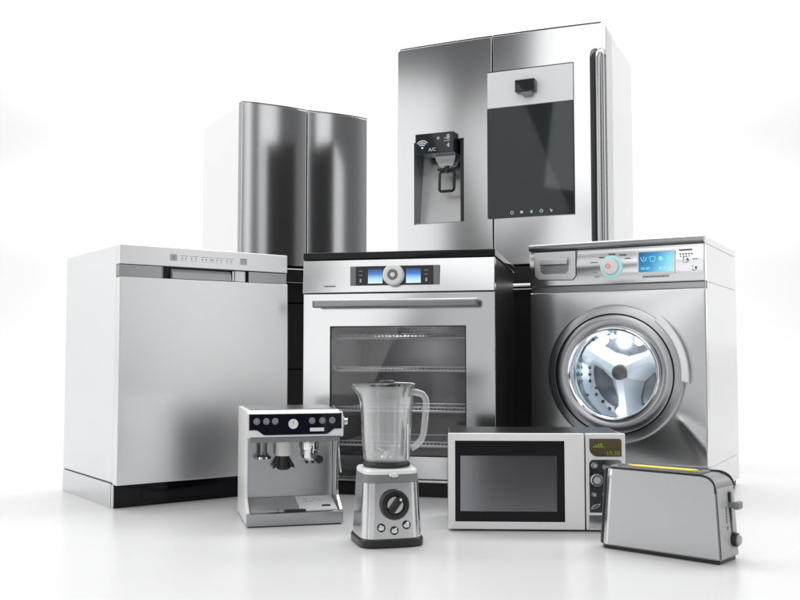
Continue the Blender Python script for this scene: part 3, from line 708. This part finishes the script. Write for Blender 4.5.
# drip tray
tr = t.mb().prism([(.0, .003), (0, .0355), (.006, .0385), (.125, .066), (.125, .003)], 'X', .0092, W - .0092, .001).build('tray_base', M['steel'], t.o)
t.mb().box(-.0006, W + .0006, -.003, .004, .0035, .0365, .0012).build('tray_front', M['ring'], t.o)
tz = lambda v: .0385 + (v - .006) * (.0275 / .119)
def tray_quad(u0, u1, v0, v1, th, name, mat):
    b2 = bmesh.new(); q = [b2.verts.new((x, v, tz(v) + d)) for d in (0, th) for x, v in ((u0, v0), (u1, v0), (u1, v1), (u0, v1))]
    for f in ((0, 3, 2, 1), (4, 5, 6, 7), (0, 1, 5, 4), (1, 2, 6, 5), (2, 3, 7, 6), (3, 0, 4, 7)): b2.faces.new([q[i] for i in f])
    m_ = t.mb(); m_.merge(b2); return m_.build(name, mat, tr)
tray_quad(.014, .086, .012, .112, .0025, 'drip_grid', M['gridm'])
tray_quad(.089, .147, .012, .112, .0025, 'drip_grid', M['gridm'])
tray_quad(.150, .255, .012, .112, .0025, 'drip_cover', M['satin'])
tray_quad(.105, .165, .008, .016, .0032, 'drip_slot', M['black'])
tray_quad(.215, .240, .03, .042, .0032, 'drip_slot', M['black'])
for i in range(10): pass
mb = t.mb()
for (x, v) in ((.175, .07), (.19, .07), (.175, .085), (.2, .085), (.215, .075)): mb.disc((x, v, 0), .005, tz(v), tz(v) + .0034, 'Z', 14)
mb.build('cover_marks', M['greyl'], tr)
t.mb().box(.004, W - .004, .004, D - .004, 0, .0035).build('base_pad', M['black'], t.o)

# ------------------------------------------------------------------ blender
def sq(w, d, z, n=48, e=4.5):
    out = []
    for i in range(n):
        a = 2 * PI * i / n; c, s_ = math.cos(a), math.sin(a)
        out.append((w * math.copysign(abs(c) ** (2 / e), c), d * math.copysign(abs(s_) ** (2 / e), s_), z))
    return out
class Round(Thing):
    def __init__(s, name, label, cat, x, y, yaw):
        o = bpy.data.objects.new(name, None); col.objects.link(o); o.location = (x, y, 0); o.rotation_euler = (0, 0, R(yaw))
        o['label'] = label; o['category'] = cat; o.empty_display_size = .1; s.o = o; s.off = (0, 0, 0)
t = Round('blender', 'steel blender with round black dial and clear glass jug, standing left of the microwave', 'blender', -.0343, 2.447, 15)
E_ = 4
t.mb().loft([sq(.074, .074, .0), sq(.082, .082, .001), sq(.084, .084, .006), sq(.0835, .0835, .018), sq(.081, .081, .0215)]).build('foot', M['black'], t.o)
t.mb().loft([sq(.0785, .0785, .0212), sq(.079, .079, .0235), sq(.0725, .0725, .1575)], True, True).build('housing', M['steel_v'], t.o)
t.mb().loft([sq(.0727, .0727, .1578), sq(.0703, .0703, .178)]).build('housing_band', M['grey'], t.o)
t.mb().loft([sq(.0705, .0705, .1783), sq(.0705, .0705, .186), sq(.067, .067, .1905), sq(.05, .05, .1915)]).build('housing_top', M['satin'], t.o)
fy = lambda z: -(.079 - (z - .0235) * .0485)
tilt = Matrix.Rotation(R(-2.8), 4, 'X')
def front_lathe(prof, x, z, name, mat, parent, n=48):
    m_ = MB(); m_.lathe(prof, (0, 0, 0), 'Y', n); m_.bm.transform(Matrix.Translation((x, fy(z), z)) @ tilt); return m_.build(name, mat, parent)
kx, kz = .0, .105
kn = front_lathe([(.037, .004), (.037, -.010), (.034, -.016), (.024, -.017), (.0215, -.012), (.0, -.012)], kx, kz, 'dial', M['black'], t.o)
front_lathe([(.0212, -.0115), (.020, -.0135), (0, -.0135)], kx, kz, 'dial_face', M['steel'], kn)
m_ = MB(); m_.box(-.0075, .0075, -.026, -.012, -.0225, .0225, .003); m_.bm.transform(Matrix.Translation((kx, fy(kz), kz)) @ tilt @ Matrix.Rotation(R(38), 4, 'Y')); pt_ = m_.build('pointer', M['black'], kn)
m_ = MB(); m_.disc((0, 0, .017), .003, -.0258, -.027, 'Y', 14); m_.bm.transform(Matrix.Translation((kx, fy(kz), kz)) @ tilt @ Matrix.Rotation(R(38), 4, 'Y')); m_.build('pointer_dot', M['whitep'], pt_)
for x, z in ((-.033, .050), (.0, .042), (.031, .0545)):
    bt = front_lathe([(.0105, .003), (.0105, -.002), (.0085, -.003), (.008, -.001)], x, z, 'button_rim', M['black'], t.o, 28)
    front_lathe([(.0078, .0), (.0078, -.003), (.006, -.0048), (0, -.005)], x, z, 'button_cap', M['chrome'], bt, 28)
m_ = MB(); m_.lathe([(.0115, .004), (.0115, -.003), (.009, -.0045), (0, -.0045)], (0, 0, 0), 'Y', 28); m_.bm.transform(Matrix.Translation((.0, -.0705, .1765)) @ Matrix.Diagonal((1, 1, .55, 1))); m_.build('release_button', M['chrome'], t.o)
# jug
t.mb().lathe([(0, .190), (.057, .190), (.060, .194), (.060, .200), (.054, .204), (0, .204)], (0, 0, 0), 'Z', 56).build('jug_collar', M['black'], t.o)
spout_dir = R(180 - 15)
def jug_ring(r, z, k):
    out = []
    for i in range(72):
        a = 2 * PI * i / 72; d = (a - spout_dir + PI) % (2 * PI) - PI
        rr = r + k * math.exp(-(d / .32) ** 2); out.append((rr * math.cos(a), rr * math.sin(a), z))
    return out
outer = [(.0535, .2035, 0), (.0595, .212, 0), (.0610, .235, 0), (.0635, .27, 0), (.0655, .32, 0), (.0675, .352, .001), (.069, .372, .005), (.0715, .386, .013), (.0735, .3945, .018)]
th = .0032
inner = [(r - th, max(z, .212), k) for r, z, k in outer[::-1] if z > .205] + [(.03, .2095, 0)]
secs = [jug_ring(*p) for p in outer] + [jug_ring(*p) for p in inner]
jug = t.mb().loft(secs).build('jug', M['jar'], t.o, weighted=False)
hx = math.cos(R(-15)); hy = math.sin(R(-15))
hpts = [(.064, .379), (.078, .3785), (.092, .3735), (.0995, .364), (.1015, .352), (.0985, .31), (.0945, .272), (.088, .257), (.076, .244), (.0625, .236)]
t.mb().tube([(p * hx, p * hy, z) for p, z in hpts], .0072, 14, sx=1.2).build('jug_handle', M['jarh'], jug)
ld = t.mb().loft([jug_ring(.0690, .388, .010), jug_ring(.0740, .3955, .018), jug_ring(.0735, .4000, .018), jug_ring(.064, .4030, .008), jug_ring(.03, .4045, 0)]).build('lid', M['lidglass'], t.o, weighted=False)
t.mb().lathe([(.0655, .372), (.0675, .392)], (0, 0, 0), 'Z', 48).build('lid_skirt', M['lidglass'], ld, weighted=False)
t.mb().lathe([(0, .363), (.0255, .363), (.0265, .402)], (0, 0, 0), 'Z', 40).build('lid_plug', M['lidglass'], ld, weighted=False)
t.mb().lathe([(.0215, .402), (.0215, .4065), (.019, .409), (0, .4095)], (0, 0, 0), 'Z', 36).build('lid_cap', M['black'], ld)
bl = t.mb().lathe([(0, .2125), (.017, .2125), (.016, .219), (.008, .223), (.006, .229), (0, .23)], (0, 0, 0), 'Z', 28).build('blade_hub', M['chrome'], t.o)
for a, up in ((20, .016), (110, .006), (200, .016), (290, .006)):
    c, s_ = math.cos(R(a)), math.sin(R(a)); m_ = t.mb(); b2 = bmesh.new()
    q = [b2.verts.new((c * r - s_ * w_, s_ * r + c * w_, z)) for r, w_, z in ((.005, -.006, .227), (.022, -.007, .229), (.040, .002, .229 + up), (.022, .006, .231), (.005, .006, .229))]
    b2.faces.new(q); r_ = bmesh.ops.solidify(b2, geom=b2.faces[:], thickness=.0015); m_.merge(b2); m_.build('blade', M['chrome'], bl)
# measuring strip on jug
m_ = MB(); a_ = R(-38)
for (z0, z1) in ((.212, .30),):
    m_.prism([(-.0022, z0), (.0022, z0), (.0022, z1), (-.0022, z1)], 'Y', -.0006, .0006)
m_.bm.transform(Matrix.Rotation(R(40), 4, 'Z') @ Matrix.Translation((0, -.0655, 0))); m_.build('measuring_strip', M['whitep'], jug)

# ------------------------------------------------------------------ toaster
t = Thing('toaster', 'steel toaster with one long yellow slot and black lever, beside the microwave', 'toaster',
          .495, 2.372, -41.6, .303, .106, .200)
W, D, H = t.W, t.D, t.H
def tsec(z, x0, x1, y0, y1, rl, rr, n=8):
    pts = []
    for cx_, cy_, a0, r in ((x0, y0, 180, rl), (x1, y0, 270, rr), (x1, y1, 0, rr), (x0, y1, 90, rl)):
        sx = 1 if cx_ == x0 else -1; sy = 1 if cy_ == y0 else -1
        for k in range(n + 1):
            a = R(a0 + 90 * k / n); pts.append((cx_ + sx * r + r * math.cos(a), cy_ + sy * r + r * math.sin(a), z))
    return pts
lx = lambda z: -.015 + .016 * (z / .2) ** 1.0
rx = lambda z: .303 - .012 * (z / .2)
zs = [.010, .014, .05, .10, .15, .172]
secs = [tsec(z, lx(z), rx(z), 0, D, .034, .004) for z in zs]
for a in (15, 30, 45, 60, 75, 88):
    z = .172 + .026 * math.sin(R(a)); x1 = rx(.172) - .040 * (1 - math.cos(R(a)))
    ins = .0035 * (1 - math.cos(R(a)))
    secs.append(tsec(z, lx(z) + ins, x1, ins, D - ins, .034, .004))
t.mb().loft(secs).build('housing', M['dsatin'], t.o, angle=40)
# brushed front and back cheeks
def cheek(y0, y1):
    pts = [(.018, .0125), (.3005, .0125), (.2915, .172)] + [(.2915 - .036 * (1 - math.cos(R(a))), .172 + .024 * math.sin(R(a))) for a in (15, 30, 45, 60, 75, 90)] + [(.034, .196)]
    m_ = t.mb(); m_.prism(pts, 'Y', y0, y1, .0008, 2); return m_
cheek(-.0016, .003).build('side_plate', M['toast_steel'], t.o)
for yy in (.0012, D - .0012):
    pth = [(.030, yy, .1985)] + [(.2915 - .034 * (1 - math.cos(R(a))), yy, .1735 + .0255 * math.sin(R(a))) for a in (90, 75, 60, 45, 30, 15, 0)] + [(.2925, yy, .16)]
    t.mb().tube(pth, .0026, 8).build('edge_seal', M['black'], t.o)
cheek(D - .003, D + .0016).build('side_plate', M['steel'], t.o)
# wrapped front corner in the same steel, dark tail end
for k0, k1, nm, mt in ((0, 9, 'tail_cap', 'black'), (9, 12, 'corner_plate', 'steel')):
  m_ = t.mb(); b2 = bmesh.new(); rows = []
  for z in (.0125, .05, .10, .15, .172, .190, .1955):
    r0 = .034; row = []; off_ = .0016 - (.0008 if z > .185 else 0) - (.0018 if z > .194 else 0)
    for k in range(k0, k1 + 1):
        a = R(180 + 90 * k / 12); cxx = lx(z) + r0
        row.append(b2.verts.new((cxx + (r0 + off_) * math.cos(a), r0 + (r0 + off_) * math.sin(a), z)))
    rows.append(row)
  for A, B in zip(rows, rows[1:]):
    for i in range(k1 - k0): b2.faces.new((A[i], A[i + 1], B[i + 1], B[i]))
  m_.merge(b2); m_.build(nm, M[mt], t.o, weighted=False)
t.mb().box(lx(.1) - .0005, lx(.1) + .008, .036, D - .036, .02, .17, .003).build('end_cap', M['black'], t.o)
ep = t.mb(); b2 = bmesh.new()
q = [b2.verts.new(p) for p in ((rx(.0125) + .0016, .006, .0125), (rx(.0125) + .0016, D - .006, .0125), (rx(.17) + .0016, D - .006, .17), (rx(.17) + .0016, .006, .17))]
b2.faces.new(q); bmesh.ops.solidify(b2, geom=b2.faces[:], thickness=.002); ep.merge(b2); end = ep.build('end_plate', M['white'], t.o, weighted=False)
ex = lambda z: rx(z) + .0022
t.mb().prism([(.064, .155), (.068, .158), (.072, .155), (.076, .06), (.070, .06)], 'X', ex(.11) - .004, ex(.11) + .003).build('lever_slit', M['black'], end)
lv = t.mb().box(ex(.13) - .002, ex(.13) + .024, .062, .080, .122, .134, .003).build('lever', M['grey'], t.o)
t.mb().box(ex(.13) + .012, ex(.13) + .026, .057, .085, .119, .137, .004).build('lever_knob', M['grey'], lv)
dl = t.mb().disc((ex(.048) - .002, .077, .048), .0165, 0, .013, 'X', 28, .003).build('browning_dial', M['black'], t.o)
t.mb().disc((ex(.048) + .0105, .077, .048), .0115, 0, .006, 'X', 24, .002).build('dial_cap', M['greyl'], dl)
mb = t.mb()
for i in range(6): mb.box(ex(.09 + i * .006) - .001, ex(.09 + i * .006) + .0016, .046 - .0 * i, .0485, .088 + i * .0065, .0925 + i * .0065)
mb.prism([(.046, .078), (.052, .082), (.049, .072)], 'X', ex(.077) - .001, ex(.077) + .0014)
mb.build('printed_marks', M['mark'], end)
tp = t.mb().prism(tsec_xy := [(p[0], p[1]) for p in tsec(0, .010, .246, .012, D - .012, .028, .010)], 'Z', .1975, .2005, .001).build('top_deck', M['grey'], t.o)
rim = [(p[0], p[1]) for p in tsec(0, .030, .240, .022, .074, .0255, .006)]
t.mb().tube([(p[0], p[1], .2012) for p in rim], .0025, 8, True).build('slot_rim', M['chrome_d'], tp)
t.mb().prism([(p[0], p[1]) for p in tsec(0, .032, .238, .024, .072, .0235, .005)], 'Z', .2004, .2012).build('slot', M['black'], tp)
t.mb().prism([(.050, .048), (.075, .034), (.22, .034), (.236, .046), (.22, .060), (.075, .060)], 'Z', .2010, .2042, .001).build('slot_lining', M['yellow'], tp)
t.mb().prism([(p[0], p[1]) for p in tsec(0, -.010, .298, .006, D - .006, .03, .004)], 'Z', 0, .0105).build('base', M['black'], t.o)

# ------------------------------------------------------------------ lamps and world
def softbox(name, loc, tgt, sx, sy, rad, c=(1, 1, 1), spread=180, roll=0):
    l = bpy.data.lights.new(name, 'AREA'); l.shape = 'RECTANGLE'; l.size = sx; l.size_y = sy
    l.energy = rad * PI * sx * sy; l.color = c; l.spread = R(spread)
    o = bpy.data.objects.new(name, l); col.objects.link(o); o.location = loc
    o.rotation_euler = (Vector(tgt) - Vector(loc)).to_track_quat('-Z', 'Y').to_euler(); o.rotation_euler.rotate_axis('Z', R(roll))
    return o
softbox('top_softbox', (0, 3.2, 5.0), (0, 3.4, 0), 7, 6, .62)
softbox('right_softbox', (4.6, .25, 2.1), (-.6, 3.6, 1.0), 1.65, 4.0, 1.05)
softbox('right_strip', (2.7, -.5, 2.6), (-.5, 5.2, 1.4), .6, 3.4, 1.3)
softbox('front_high_softbox', (-1.5, -.5, 3.05), (.2, 3.3, 1.3), 2.1, 2.4, 1.6, roll=-12)
softbox('front_low_softbox', (-2.2, -.5, 1.0), (.2, 3.3, .7), 1.0, 1.8, 1.3, roll=-24)
softbox('front_fill_softbox', (-.8, -.9, .88), (.1, 3.3, .6), 1.6, 1.65, .6)
softbox('left_softbox', (-4.2, 1.5, 1.75), (.4, 3.9, 1.0), 1.9, 2.9, 1.15)
softbox('low_left_softbox', (-3.4, -.3, 2.45), (.6, 3.3, .9), 1.0, 1.5, .85, roll=25)
softbox('left_side_softbox', (-5.6, 3.6, 2.0), (0, 3.6, .8), 3.2, 3.0, .62)
softbox('right_side_softbox', (5.4, 6.6, 2.0), (1.0, 3.4, .8), 3.2, 3.0, .62)
softbox('key_softbox', (.4, -1.6, 4.9), (0, 3.0, .5), 5, 2, 1.35)
softbox('backdrop_softbox', (0, 5.6, 6.4), (0, 9.2, 1.6), 15, 3, 5.7)
ol = bpy.data.lights.new('oven_fill_lamp', 'POINT'); ol.energy = 1.7; ol.shadow_soft_size = .08  # point light added to brighten the oven cavity and racks
oo = bpy.data.objects.new('oven_fill_lamp', ol); col.objects.link(oo)
a = R(-12.6); u, v = .33, .25
oo.location = (-.332 + u * math.cos(a) - v * math.sin(a), 3.273 + u * math.sin(a) + v * math.cos(a), .53)
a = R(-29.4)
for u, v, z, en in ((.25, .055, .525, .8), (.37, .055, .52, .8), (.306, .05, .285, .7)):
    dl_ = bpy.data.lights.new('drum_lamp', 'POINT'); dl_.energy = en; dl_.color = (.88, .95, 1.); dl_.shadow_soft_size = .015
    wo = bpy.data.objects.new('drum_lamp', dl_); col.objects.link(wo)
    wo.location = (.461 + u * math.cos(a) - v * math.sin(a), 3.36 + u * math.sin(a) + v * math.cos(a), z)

w = bpy.data.worlds.new('World'); sc.world = w; w.use_nodes = True; nt = w.node_tree
bg = nt.nodes['Background']; bg.inputs['Strength'].default_value = 1.0
tc = nt.nodes.new('ShaderNodeTexCoord'); sp = nt.nodes.new('ShaderNodeSeparateXYZ'); nt.links.new(tc.outputs['Generated'], sp.inputs[0])
rp = nt.nodes.new('ShaderNodeValToRGB')
mr = nt.nodes.new('ShaderNodeMapRange'); mr.inputs['From Min'].default_value = -1; mr.inputs['From Max'].default_value = 1
nt.links.new(sp.outputs['Y'], mr.inputs['Value']); nt.links.new(mr.outputs['Result'], rp.inputs[0])
e = rp.color_ramp.elements; e[0].position = .0; e[0].color = (.07, .07, .073, 1); e[1].position = .62; e[1].color = (.95, .95, .95, 1)
e2 = e.new(.33); e2.color = (.16, .16, .163, 1)
nt.links.new(rp.outputs[0], bg.inputs['Color'])

# ------------------------------------------------------------------ camera
cam = bpy.data.cameras.new('camera'); co = bpy.data.objects.new('camera', cam); col.objects.link(co)
co.location = (0, 0, .4735); co.rotation_euler = (R(90 + 3.3214), 0, 0)
cam.sensor_width = 36; cam.lens = 36 * 950.77 / 800; cam.clip_start = .05; cam.clip_end = 200
sc.camera = co
sc.render.engine = 'CYCLES'
sc.cycles.max_bounces = 14; sc.cycles.transparent_max_bounces = 24; sc.cycles.glossy_bounces = 6
sc.cycles.use_denoising = True
sc.view_settings.view_transform = 'Standard'; sc.view_settings.look = 'None'; sc.view_settings.exposure = 0; sc.view_settings.gamma = 1
